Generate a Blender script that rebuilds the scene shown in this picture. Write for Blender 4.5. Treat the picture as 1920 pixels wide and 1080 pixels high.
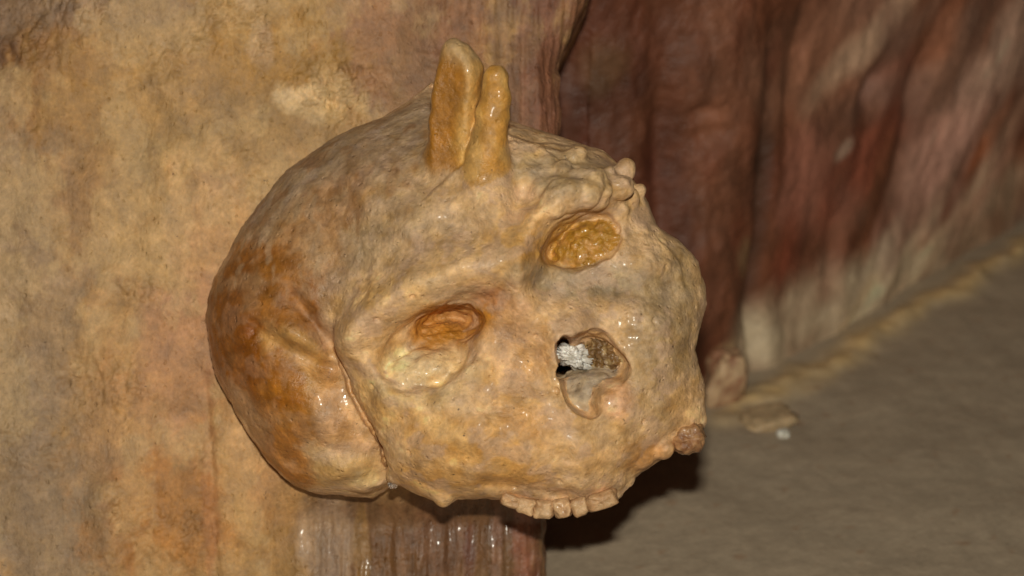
import bpy, math, random
import numpy as np

# ------------------------------------------------------------------ frame of reference
# Lengths are worked out in "units" of 0.26 mm (one photo pixel at the plane of the face).
# view frame: X right, Y up, W towards the viewer; the viewer looks down by PITCH on a level floor.
S = 0.00026
D = 4615.0
PITCH = math.radians(24.7)
CP, SP = math.cos(PITCH), math.sin(PITCH)
Z0 = 831.0
random.seed(5)
F32 = np.float32

def v2w(X, Y, W):
    """view frame (units) -> world (metres)"""
    return np.stack([X, Y*SP - W*CP, Y*CP + W*SP + Z0], -1) * S

scene = bpy.context.scene
for o in list(bpy.data.objects):
    bpy.data.objects.remove(o)

# ------------------------------------------------------------------ camera, world, flash, exposure
cam_d = bpy.data.cameras.new('camera')
cam = bpy.data.objects.new('camera', cam_d)
scene.collection.objects.link(cam)
cam.location = tuple(v2w(np.float64(0), np.float64(0), np.float64(D)))
cam.rotation_euler = (math.pi/2 - PITCH, 0, 0)
cam_d.sensor_width = 36.0
cam_d.lens = 36.0*D/1920.0
cam_d.clip_start = 0.02
cam_d.clip_end = 50.0
cam_d.dof.use_dof = True
cam_d.dof.focus_distance = (D + 90)*S
cam_d.dof.aperture_fstop = 6.3
scene.camera = cam

world = bpy.data.worlds.new('World')
scene.world = world
world.use_nodes = True
bg = world.node_tree.nodes['Background']
bg.inputs[0].default_value = (1.0, 0.86, 0.72, 1)
bg.inputs[1].default_value = 0.012

fl_d = bpy.data.lights.new('camera_flash', 'AREA')
fl_d.shape = 'RECTANGLE'
fl_d.size = 0.045
fl_d.size_y = 0.02
fl_d.energy = 12.3
fl_d.color = (1.0, 0.965, 0.825)
fl = bpy.data.objects.new('camera_flash', fl_d)
scene.collection.objects.link(fl)
fl.location = tuple(v2w(np.float64(15), np.float64(455), np.float64(D-40)))
fl.rotation_euler = (math.pi/2 - PITCH - math.radians(4.0), 0, 0)

scene.view_settings.view_transform = 'Standard'
scene.view_settings.look = 'None'
scene.view_settings.exposure = 0.0
scene.view_settings.gamma = 1.0
scene.view_settings.use_curve_mapping = False

# ------------------------------------------------------------------ numeric helpers
_rng = np.random.RandomState(11)
_perm = np.concatenate([_rng.permutation(256)]*3).astype(np.int32)
_g = _rng.normal(size=(256, 3)); _g /= np.linalg.norm(_g, axis=1)[:, None]
_g = _g.astype(F32)

def pn(x, y, z, seed=0):
    """gradient noise, about -1..1"""
    x = np.asarray(x, F32) + F32(seed*17.31); y = np.asarray(y, F32) + F32(seed*5.77)
    z = np.asarray(z, F32) + F32(seed*9.13)
    x, y, z = np.broadcast_arrays(x, y, z)
    xi = np.floor(x); yi = np.floor(y); zi = np.floor(z)
    fx = x-xi; fy = y-yi; fz = z-zi
    X = xi.astype(np.int32) & 255; Y = yi.astype(np.int32) & 255; Zc = zi.astype(np.int32) & 255
    u = fx*fx*fx*(fx*(fx*6-15)+10); v = fy*fy*fy*(fy*(fy*6-15)+10); w = fz*fz*fz*(fz*(fz*6-15)+10)
    r = 0
    for dx in (0, 1):
        wx = u if dx else 1-u
        for dy in (0, 1):
            wy = v if dy else 1-v
            p = _perm[_perm[X+dx]+Y+dy]
            for dz in (0, 1):
                wz = w if dz else 1-w
                g = _g[_perm[p+Zc+dz]]
                r = r + wx*wy*wz*(g[..., 0]*(fx-dx)+g[..., 1]*(fy-dy)+g[..., 2]*(fz-dz))
    return r*1.5

def fbm(x, y, z, seed=0, octs=3, gain=0.5):
    r = 0; a = 1.0; f = 1.0
    for i in range(octs):
        r = r + a*pn(x*f, y*f, z*f, seed+i*3)
        a *= gain; f *= 2.03
    return r

def sst(a, b, x):
    t = np.clip((x-a)/(b-a), 0, 1)
    return t*t*(3-2*t)

def lin(c):
    c = np.asarray(c, float)/255.0
    return np.where(c <= 0.04045, c/12.92, ((c+0.055)/1.055)**2.4)

def polyseg(px, py, pts, rad=None):
    """distance to an open polyline (and the value of rad along it)"""
    best = np.full(np.shape(px), 1e9, F32); rv = np.zeros(np.shape(px), F32)
    for i in range(len(pts)-1):
        a = pts[i]; b = pts[i+1]
        ex, ey = b[0]-a[0], b[1]-a[1]
        t = np.clip(((px-a[0])*ex+(py-a[1])*ey)/(ex*ex+ey*ey+1e-9), 0, 1)
        d = np.hypot(px-a[0]-t*ex, py-a[1]-t*ey)
        if rad is not None:
            rv = np.where(d < best, rad[i]+(rad[i+1]-rad[i])*t, rv)
        best = np.minimum(best, d)
    return (best, rv) if rad is not None else best

def inpoly(px, py, pts):
    c = np.zeros(px.shape, bool); n = len(pts)
    for i in range(n):
        x1, y1 = pts[i]; x2, y2 = pts[(i+1) % n]
        if y1 == y2: continue
        cond = ((y1 > py) != (y2 > py)) & (px < (x2-x1)*(py-y1)/(y2-y1)+x1)
        c ^= cond
    return c

def smin(a, b, k):
    h = np.clip(0.5+0.5*(b-a)/k, 0, 1)
    return b+(a-b)*h - k*h*(1-h)

def smax(a, b, k):
    return -smin(-a, -b, k)

def surface_nets(F, o, h):
    ins = F < 0
    n0, n1, n2 = F.shape
    cnt = np.zeros((n0-1, n1-1, n2-1), np.uint8)
    for i in (0, 1):
        for j in (0, 1):
            for k in (0, 1):
                cnt += ins[i:n0-1+i, j:n1-1+j, k:n2-1+k]
    mixed = (cnt > 0) & (cnt < 8)
    I, J, K = np.nonzero(mixed)
    idx = np.full(mixed.shape, -1, np.int32)
    idx[I, J, K] = np.arange(len(I))
    acc = np.zeros((len(I), 3), F32); num = np.zeros(len(I), F32)
    for ax in range(3):
        oth = [a for a in range(3) if a != ax]
        for p in (0, 1):
            for q in (0, 1):
                off = [0, 0, 0]; off[oth[0]] = p; off[oth[1]] = q
                a = F[I+off[0], J+off[1], K+off[2]]
                o2 = list(off); o2[ax] = 1
                b = F[I+o2[0], J+o2[1], K+o2[2]]
                m = (a < 0) != (b < 0)
                t = np.where(m, a/np.where(m, a-b, 1), 0)
                acc[:, ax] += np.where(m, t, 0)
                acc[:, oth[0]] += np.where(m, p, 0)
                acc[:, oth[1]] += np.where(m, q, 0)
                num += m
    V = (np.stack([I, J, K], 1) + acc/num[:, None])*h + np.asarray(o)
    quads = []
    for ax in range(3):
        a, b = [(1, 2), (2, 0), (0, 1)][ax]
        sl0 = [slice(None)]*3; sl1 = [slice(None)]*3
        sl0[ax] = slice(0, F.shape[ax]-1); sl1[ax] = slice(1, F.shape[ax])
        for c in (a, b):
            sl0[c] = slice(1, F.shape[c]-1); sl1[c] = slice(1, F.shape[c]-1)
        x = ins[tuple(sl0)]; y = ins[tuple(sl1)]
        for flip in (False, True):
            E = np.stack(np.nonzero((x & ~y) if not flip else (~x & y)), 1)
            E[:, a] += 1; E[:, b] += 1
            def cell(da, db):
                e = E.copy(); e[:, a] -= da; e[:, b] -= db
                return idx[e[:, 0], e[:, 1], e[:, 2]]
            q = np.stack([cell(1, 1), cell(0, 1), cell(0, 0), cell(1, 0)], 1)
            quads.append(q[:, ::-1] if flip else q)
    return V.astype(F32), np.concatenate(quads)

def smooth(V, Q, it, lam=0.5):
    e = np.concatenate([Q[:, [0, 1]], Q[:, [1, 2]], Q[:, [2, 3]], Q[:, [3, 0]]])
    n = len(V)
    deg = np.bincount(e[:, 0], minlength=n)+np.bincount(e[:, 1], minlength=n)
    for _ in range(it):
        A = np.empty_like(V)
        for c in range(3):
            A[:, c] = (np.bincount(e[:, 0], V[e[:, 1], c], n)+np.bincount(e[:, 1], V[e[:, 0], c], n))/deg
        V = V+lam*(A-V)
    return V

def vnormals(V, Q):
    fn = np.cross(V[Q[:, 2]]-V[Q[:, 0]], V[Q[:, 3]]-V[Q[:, 1]])
    N = np.zeros_like(V)
    for c in range(3):
        for k in range(4):
            N[:, c] += np.bincount(Q[:, k], fn[:, c], len(V))
    return N/(np.linalg.norm(N, axis=1)[:, None]+1e-12)

# ------------------------------------------------------------------ object helpers
def make_mesh(name, V, Q, mat, col=None, wet=None, normals=None):
    me = bpy.data.meshes.new(name)
    Q = np.asarray(Q, np.int32); V = np.asarray(V, F32)
    k = Q.shape[1]
    me.vertices.add(len(V)); me.vertices.foreach_set('co', V.ravel())
    me.loops.add(Q.size); me.loops.foreach_set('vertex_index', Q.ravel())
    me.polygons.add(len(Q))
    me.polygons.foreach_set('loop_start', np.arange(0, Q.size, k, dtype=np.int32))
    me.polygons.foreach_set('loop_total', np.full(len(Q), k, np.int32))
    me.polygons.foreach_set('use_smooth', np.ones(len(Q), bool))
    me.update(calc_edges=True); me.validate()
    if col is not None:
        a = me.color_attributes.new('mineral', 'FLOAT_COLOR', 'POINT')
        a.data.foreach_set('color', np.concatenate([col, np.ones((len(col), 1))], 1).astype(F32).ravel())
    if wet is not None:
        a = me.attributes.new('wet', 'FLOAT', 'POINT')
        a.data.foreach_set('value', np.asarray(wet, F32))
    if normals is not None:
        me.normals_split_custom_set_from_vertices(normals.tolist())
    me.materials.append(mat)
    return me

def link(name, me, parent=None):
    o = bpy.data.objects.new(name, me)
    scene.collection.objects.link(o)
    if parent: o.parent = parent
    return o

def blobs(col, x, y, lst, warp, soft=(1.35, 0.45)):
    """mineral stains and painted shade: (cx, cy, rx, ry, rot, srgb, strength)"""
    for (cx, cy, rx, ry, rot, c, st) in lst:
        a = math.radians(rot); ca, sa = math.cos(a), math.sin(a)
        dx, dy = x-cx, y-cy
        d = np.hypot((dx*ca+dy*sa)/rx, (-dx*sa+dy*ca)/ry) + warp
        m = (st*sst(soft[0], soft[1], d))[:, None]
        col = col*(1-m) + lin(c)*m
    return col

# ------------------------------------------------------------------ materials
def rock_material(name, spec_rough=(0.3, 0.6), sss=0.12, bump=0.5, scale=1.0, var=0.25, speck=0.5, stretch=(1, 1, 1), coat=0.0, pores=0.0):
    m = bpy.data.materials.new(name); m.use_nodes = True
    nt = m.node_tree; N = nt.nodes; L = nt.links
    b = N['Principled BSDF']
    def node(t, **kw):
        n = N.new(t)
        for k, v in kw.items(): setattr(n, k, v)
        return n
    tc = node('ShaderNodeTexCoord'); mp = node('ShaderNodeMapping')
    mp.inputs['Scale'].default_value = stretch
    L.new(tc.outputs['Object'], mp.inputs['Vector'])
    att = node('ShaderNodeAttribute', attribute_name='mineral')
    wet = node('ShaderNodeAttribute', attribute_name='wet')
    def noise(sc, det, ro=0.6, dist=0.0):
        n = node('ShaderNodeTexNoise')
        n.inputs['Scale'].default_value = sc*scale; n.inputs['Detail'].default_value = det
        n.inputs['Roughness'].default_value = ro; n.inputs['Distortion'].default_value = dist
        L.new(mp.outputs[0], n.inputs['Vector'])
        return n
    def rng(src, a, b_, c, d):
        r = node('ShaderNodeMapRange')
        r.inputs[1].default_value = a; r.inputs[2].default_value = b_
        r.inputs[3].default_value = c; r.inputs[4].default_value = d
        L.new(src, r.inputs[0]); return r.outputs[0]
    n1 = noise(120, 8, 0.68, 0.4); n2 = noise(520, 5, 0.65); n3 = noise(330, 3, 0.5)
    # fine tonal variation
    mul = node('ShaderNodeMix', data_type='RGBA', blend_type='MULTIPLY'); mul.inputs[0].default_value = 1.0
    val = rng(n1.outputs['Fac'], 0.25, 0.75, 1-var, 1+var*0.8)
    comb = node('ShaderNodeCombineColor')
    for i in range(3): L.new(val, comb.inputs[i])
    L.new(att.outputs['Color'], mul.inputs[6]); L.new(comb.outputs[0], mul.inputs[7])
    mul2 = node('ShaderNodeMix', data_type='RGBA', blend_type='MULTIPLY'); mul2.inputs[0].default_value = 1.0
    val2 = rng(n2.outputs['Fac'], 0.3, 0.7, 1-var*0.55, 1+var*0.45)
    comb2 = node('ShaderNodeCombineColor')
    for i in range(3): L.new(val2, comb2.inputs[i])
    L.new(mul.outputs[2], mul2.inputs[6]); L.new(comb2.outputs[0], mul2.inputs[7])
    # small dark mineral specks
    sp = node('ShaderNodeMix', data_type='RGBA'); sp.inputs[7].default_value = (0.06, 0.035, 0.02, 1)
    L.new(rng(n3.outputs['Fac'], 0.715, 0.76, 0, speck), sp.inputs[0]); L.new(mul2.outputs[2], sp.inputs[6])
    L.new(sp.outputs[2], b.inputs['Base Color'])
    # wetness -> roughness
    rr = node('ShaderNodeMath', operation='MULTIPLY_ADD')
    L.new(wet.outputs['Fac'], rr.inputs[0]); rr.inputs[1].default_value = spec_rough[0]-spec_rough[1]; rr.inputs[2].default_value = spec_rough[1]
    ra = node('ShaderNodeMath', operation='ADD', use_clamp=True)
    L.new(rr.outputs[0], ra.inputs[0]); L.new(rng(n1.outputs['Fac'], 0.3, 0.7, -0.08, 0.1), ra.inputs[1])
    L.new(ra.outputs[0], b.inputs['Roughness'])
    b.inputs['IOR'].default_value = 1.48
    b.inputs['Coat Roughness'].default_value = 0.16
    if coat > 0:                                           # thin film of water in patches
        n4 = noise(45, 3, 0.6, 0.6)
        cw = node('ShaderNodeMath', operation='MULTIPLY'); L.new(rng(n4.outputs['Fac'], 0.42, 0.6, 0.0, coat), cw.inputs[0])
        L.new(rng(wet.outputs['Fac'], 0.4, 0.85, 0.0, 1.0), cw.inputs[1]); L.new(cw.outputs[0], b.inputs['Coat Weight'])
    if sss > 0:
        b.inputs['Subsurface Weight'].default_value = sss
        b.inputs['Subsurface Radius'].default_value = (1.0, 0.5, 0.22)
        b.inputs['Subsurface Scale'].default_value = 0.004
    bp = node('ShaderNodeBump'); bp.inputs['Strength'].default_value = bump; bp.inputs['Distance'].default_value = 0.0016/scale
    ad = node('ShaderNodeMath', operation='MULTIPLY_ADD')
    L.new(n2.outputs['Fac'], ad.inputs[0]); ad.inputs[1].default_value = 0.35; L.new(n1.outputs['Fac'], ad.inputs[2])
    hs = ad.outputs[0]
    if pores > 0:
        vo = node('ShaderNodeTexVoronoi'); vo.inputs['Scale'].default_value = 260*scale; L.new(mp.outputs[0], vo.inputs['Vector'])
        pit = rng(vo.outputs['Distance'], 0.05, 0.32, -pores, 0.0)
        gate = node('ShaderNodeMath', operation='MULTIPLY'); L.new(pit, gate.inputs[0]); L.new(rng(n3.outputs['Fac'], 0.5, 0.62, 0, 1), gate.inputs[1])
        a2 = node('ShaderNodeMath', operation='ADD'); L.new(hs, a2.inputs[0]); L.new(gate.outputs[0], a2.inputs[1]); hs = a2.outputs[0]
    L.new(hs, bp.inputs['Height']); L.new(bp.outputs[0], b.inputs['Normal']); 
    n5 = noise(95, 1.5, 0.5)                               # the water film is smoother than the stone under it
    bc = node('ShaderNodeBump'); bc.inputs['Strength'].default_value = 0.35; bc.inputs['Distance'].default_value = 0.0012/scale
    L.new(n5.outputs['Fac'], bc.inputs['Height']); L.new(bc.outputs[0], b.inputs['Coat Normal'])
    return m

M_bone = rock_material('calcite_crusted_bone', (0.26, 0.68), 0.05, 0.75, 1.0, 0.34, 0.85, coat=0.7, pores=0.5)
M_flow = rock_material('flowstone', (0.2, 0.6), 0.05, 0.9, 1.0, 0.3, 0.6, (1, 1, 0.7), coat=0.8, pores=0.5)
M_rear = rock_material('dark_cave_rock', (0.3, 0.6), 0.0, 0.7, 0.35, 0.25, 0.3, (1, 1, 0.95), coat=0.4)
M_floor = rock_material('cave_sediment', (0.5, 0.75), 0.0, 0.35, 0.5, 0.14, 0.3)
M_stone = rock_material('loose_stone', (0.4, 0.65), 0.05, 0.5, 1.0, 0.2, 0.3)

def at(px, py, w=0.0):
    """photo position carried to its real depth W -> view X, Y"""
    k = (D-w)/D
    return ((px-960.0)*k, (540.0-py)*k)

# ================================================================== SETTING
# ---- cave wall / flowstone column that carries the skull
def axis(lo, hi, f0, f1, fine, coarse):
    return np.concatenate([np.arange(lo, f0, coarse), np.arange(f0, f1, fine), np.arange(f1, hi+1, coarse)])

def cave_wall():
    ss = axis(-2600, 1500, -1060, 330, 3.2, 45)           # arc length along X
    vs = axis(-1700, 1500, -640, 640, 3.2, 45)
    s, y = np.meshgrid(ss, vs)
    s = s.ravel().astype(F32); y = y.ravel().astype(F32)
    py = 540-y*0.92; px = 960+s*0.925                     # where it roughly falls, for stains and strata
    edge = 40 - 28*sst(350, 1000, py) + 75*sst(130, -60, py) + 150*sst(-40, -500, py) + 7*pn(y*0.012, 0, 0, 3) + 4*pn(y*0.04, 0, 1, 3)
    R = 55.0
    over = s-edge
    X = np.where(over < 0, s, edge + R*np.sin(np.clip(over/R, 0, math.pi/2)))
    Wb = np.where(over < 0, 0, -R*(1-np.cos(np.clip(over/R, 0, math.pi/2))) - np.maximum(over-R*math.pi/2, 0))
    nx = np.where(over < 0, 0, np.sin(np.clip(over/R, 0, math.pi/2))); nw = np.where(over < 0, 1, np.cos(np.clip(over/R, 0, math.pi/2)))
    Wm = -322 - 70*sst(880, 990, py)*sst(420, 620, px) - 60*sst(700, 1040, px) - 40*sst(250, 0, py)*sst(550, 900, px)
    Wm += 26*pn(s*0.004, y*0.003, 0, 1) + 12*pn(s*0.011, y*0.008, 0, 2)
    # relief
    col_zone = np.clip(sst(520, 600, px)*sst(900, 950, py) + sst(800, 900, px)*sst(330, 200, py), 0, 1)
    flute = pn(s*0.03, y*0.0035, 3, 6)*8 + pn(s*0.075, y*0.008, 4, 7)*5 + pn(s*0.16, y*0.03, 4, 8)*2.2
    wallf = pn(s*0.02, y*0.014, 0, 9)*4 + pn(s*0.05, y*0.035, 0, 10)*1.8 + pn(s*0.012, y*0.002, 5, 11)*5*sst(600, 900, py)
    rough_patch = sum(np.exp(-(((px-a)/c)**2+((py-b)/d)**2)) for a, b, c, d in
                      ((600, 180, 75, 45), (495, 80, 25, 55), (660, 170, 60, 55), (170, 20, 70, 40), (270, 545, 50, 25), (240, 730, 40, 45), (150, 720, 30, 60), (60, 80, 60, 50), (430, 30, 60, 40), (370, 990, 30, 60), (225, 940, 25, 45)))
    rn = np.abs(pn(s*0.055, y*0.055, 0, 12)) + 0.6*np.abs(pn(s*0.12, y*0.12, 0, 13))
    disp = col_zone*flute + (1-col_zone)*wallf + np.clip(rough_patch, 0, 1.2)*(rn*15-6) + 0.9*pn(s*0.2, y*0.2, 0, 14) + (1-col_zone)*sst(-.1, .6, pn(s*0.006, y*0.006, 0, 15))*(np.abs(pn(s*0.045, y*0.045, 0, 16))*9+np.abs(pn(s*0.1, y*0.1, 0, 17))*4)
    disp -= 4*np.exp(-(polyseg(px, py, [(388, 700), (402, 850), (408, 1000), (415, 1090)])/7)**2)*sst(640, 760, py)
    X = X + nx*disp*1.0; W = Wm + Wb + nw*disp
    # mineral colour
    wp = 0.5*fbm(s*0.012, y*0.009, 0, 20, 5, .66)
    col = np.tile(lin((176, 138, 92)), (len(s), 1))
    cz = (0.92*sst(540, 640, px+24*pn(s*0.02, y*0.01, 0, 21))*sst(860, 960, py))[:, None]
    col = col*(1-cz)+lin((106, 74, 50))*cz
    L = [(520, 330, 120, 60, -20, (196, 158, 108), .5), (200, 480, 60, 90, 0, (196, 160, 112), .5), (250, 640, 40, 60, 0, (206, 166, 118), .6), (230, 790, 60, 60, 20, (200, 158, 104), .6), (150, 850, 60, 40, 0, (196, 156, 104), .5), (460, 960, 26, 110, 4, (200, 150, 84), .6), (450, 20, 90, 40, 0, (196, 164, 128), .6), (800, 150, 40, 90, 0, (150, 126, 110), .6), (690, 110, 40, 60, 0, (176, 124, 70), .6), (60, 560, 170, 700, 0, (160, 134, 106), .75), (30, 930, 220, 230, 0, (150, 126, 100), .8), (-20, 40, 170, 130, 0, (96, 66, 48), .9),
         (170, 30, 230, 60, 0, (150, 122, 96), .7), (120, 180, 130, 110, -40, (150, 104, 52), .75), (250, 200, 200, 120, 0, (178, 140, 88), .6),
         (160, 380, 60, 150, 0, (160, 116, 66), .55), (290, 330, 45, 60, 0, (150, 126, 94), .6), (343, 300, 25, 60, 5, (190, 146, 84), .7),
         (560, 100, 190, 130, 0, (168, 126, 66), .8), (470, 240, 170, 70, 0, (160, 130, 90), .6), (570, 190, 55, 30, 20, (224, 194, 150), .7), (600, 210, 60, 24, 10, (210, 176, 126), .5), (495, 80, 22, 50, 0, (190, 160, 130), .55), (660, 185, 70, 28, 30, (200, 170, 126), .6),
         (330, 420, 140, 120, 0, (184, 146, 98), .6), (400, 480, 90, 160, 0, (196, 152, 108), .6), (340, 650, 120, 140, 0, (186, 134, 100), .6),
         (210, 680, 70, 150, 10, (190, 146, 90), .5), (250, 820, 130, 120, 0, (184, 138, 92), .5), (320, 960, 130, 110, 0, (178, 120, 58), .7), (470, 860, 70, 150, -15, (192, 142, 88), .7),
         (400, 900, 14, 240, 0, (166, 112, 72), .5), (520, 1040, 60, 60, 0, (150, 116, 66), .6), (210, 960, 30, 70, -10, (130, 104, 76), .3), (370, 1000, 24, 60, -10, (130, 98, 62), .3),
         (780, 60, 150, 160, 0, (140, 102, 78), .75), (700, 40, 50, 130, 5, (176, 128, 92), .5), (870, 60, 60, 170, 0, (140, 96, 68), .6), (990, 180, 70, 200, 0, (126, 90, 72), .8), (940, 70, 30, 160, 0, (122, 92, 74), .6), (1035, 140, 20, 140, 0, (140, 90, 68), .8), (1015, 300, 16, 160, 0, (140, 90, 68), .5),
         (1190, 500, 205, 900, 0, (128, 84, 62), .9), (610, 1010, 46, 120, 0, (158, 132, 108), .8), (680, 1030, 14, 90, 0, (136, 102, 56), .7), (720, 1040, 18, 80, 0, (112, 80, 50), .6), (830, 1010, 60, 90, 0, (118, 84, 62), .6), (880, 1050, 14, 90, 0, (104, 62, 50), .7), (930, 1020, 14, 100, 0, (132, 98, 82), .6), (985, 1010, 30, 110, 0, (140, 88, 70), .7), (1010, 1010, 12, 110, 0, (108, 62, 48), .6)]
    col = blobs(col, px, py, L, wp, (1.25, 0.6))
    st = pn(s*0.05, y*0.004, 1, 24)*0.6 + pn(s*0.12, y*0.01, 1, 25)*0.5
    col = col*(1+(0.4*col_zone+0.03)*st)[:, None]
    t = fbm(s*0.02, y*0.02, 0, 26, 4, 0.6)
    col = col*(1+0.11*t)[:, None]*np.stack([1+0.02*t, np.ones_like(t), 1-0.08*t], 1)
    cp_ = fbm(s*0.0075, y*0.006, 0, 110, 5, .6)
    m = (0.32*(1-.8*col_zone)*sst(0.05, 0.4, cp_))[:, None]; col = col*(1-m)+lin((206, 174, 126))*m
    m = (0.22*(1-.8*col_zone)*sst(-0.1, -0.5, cp_+.3*pn(s*0.03, y*0.03, 0, 111)))[:, None]; col = col*(1-m)+lin((134, 106, 74))*m
    fl_ = sst(0.25, 0.6, fbm(s*0.03, y*0.03, 0, 18, 4, .65)+0.25*rough_patch)[:, None]*0.5
    col = col*(1-fl_)+col*np.array([1.25, 1.28, 1.4])*fl_
    crack = np.clip(rough_patch, 0, 1)*sst(0.16, 0.03, np.abs(pn(s*0.05, y*0.05, 2, 28)))*sst(0.0, 0.35, pn(s*0.03, y*0.03, 1, 29))
    col = col*(1-0.25*crack)[:, None]
    col = np.clip(col*np.array([1.12, 1.07, 1.02]), 0.004, 0.85)
    wet = np.clip(0.2+0.55*col_zone*sst(850, 960, py)+0.2*fbm(s*0.01, y*0.01, 0, 27, 2), 0, 1)
    V = v2w(X, y, W)
    n1, n0 = len(vs), len(ss)
    I = np.arange(n1*n0).reshape(n1, n0)
    Q = np.stack([I[:-1, :-1], I[:-1, 1:], I[1:, 1:], I[1:, :-1]], -1).reshape(-1, 4)
    V = V[:, :]
    o = link('cave_wall', make_mesh('cave_wall', V, Q, M_flow, col, wet))
    o['kind'] = 'structure'; o['label'] = 'tan and amber flowstone wall that the skull is cemented to'
    return o
cave_wall()

# ---- level cave floor
def ray_floor(px, py, z=0.0):
    a = np.array([0, -D*CP, D*SP+Z0]); dv = v2w(np.float64(px-960), np.float64(540-py), np.float64(0))/S - a
    t = (z-a[2])/dv[2]
    return a+dv*t
# plan of the rear wall (world units)
REAR = [(-900, 1500), (-200, 1080), (180, 1010), (481, 1157), (760, 1470), (1110, 1880), (1464, 2284), (2100, 3000), (3200, 3800)]
REAR_T = np.concatenate([[0], np.cumsum([math.dist(REAR[i], REAR[i+1]) for i in range(len(REAR)-1)])])
def ray_rear(px, py):
    a = np.array([0, -D*CP, D*SP+Z0]); dv = v2w(np.float64(px-960), np.float64(540-py), np.float64(0))/S - a
    for i in range(len(REAR)-1):
        p = np.array(REAR[i]); q = np.array(REAR[i+1])-p
        A = np.array([[dv[0], -q[0]], [dv[1], -q[1]]])
        k, t = np.linalg.solve(A, p-a[:2])
        if k > 0 and -1e-6 <= t <= 1+1e-6:
            return REAR_T[i]+t*np.hypot(*q), a[2]+k*dv[2]
    return 0, 0

def cave_floor():
    xs = axis(-3000, 3600, -100, 1700, 9, 80); ys = axis(-2500, 4200, -100, 2500, 9, 80)
    x, y = np.meshgrid(xs, ys); x = x.ravel().astype(F32); y = y.ravel().astype(F32)
    dw = polyseg(x, y, REAR)
    z = 9*pn(x*0.004, y*0.004, 0, 31)+3*pn(x*0.015, y*0.008, 0, 32)+1.2*fbm(x*0.05, y*0.03, 0, 33, 2)
    rim = np.exp(-((dw-105-40*pn(x*0.006, y*0.006, 0, 35))/(34+16*pn(x*0.012, y*0.012, 0, 39)))**2)*sst(430, 600, x)
    z = z*sst(0, 200, dw+40) + rim*(16+14*pn(x*0.02, y*0.02, 0, 34))
    col = np.tile(lin((172, 153, 130)), (len(x), 1))
    t = fbm(x*0.006, y*0.02, 0, 36, 4, 0.6)
    col = col*(1+0.08*t)[:, None]
    m = (rim**0.7*np.clip(0.9+0.5*pn(x*0.02, y*0.02, 0, 37), 0, 1))[:, None]
    col = col*(1-m)+lin((214, 180, 128))*m
    o3 = sst(0.45, 0.7, pn(x*0.03, y*0.03, 2, 38))[:, None]*0.35
    col = col*(1-o3)+lin((150, 104, 70))*o3
    wet = np.clip(0.3+0.4*t, 0, 1)
    I = np.arange(len(ys)*len(xs)).reshape(len(ys), len(xs))
    Q = np.stack([I[:-1, :-1], I[:-1, 1:], I[1:, 1:], I[1:, :-1]], -1).reshape(-1, 4)
    o = link('cave_floor', make_mesh('cave_floor', np.stack([x, y, z], 1)*S, Q, M_floor, np.clip(col, .004, .85), wet))
    o['kind'] = 'structure'; o['label'] = 'smooth grey brown sediment floor of the cave'
cave_floor()

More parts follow.
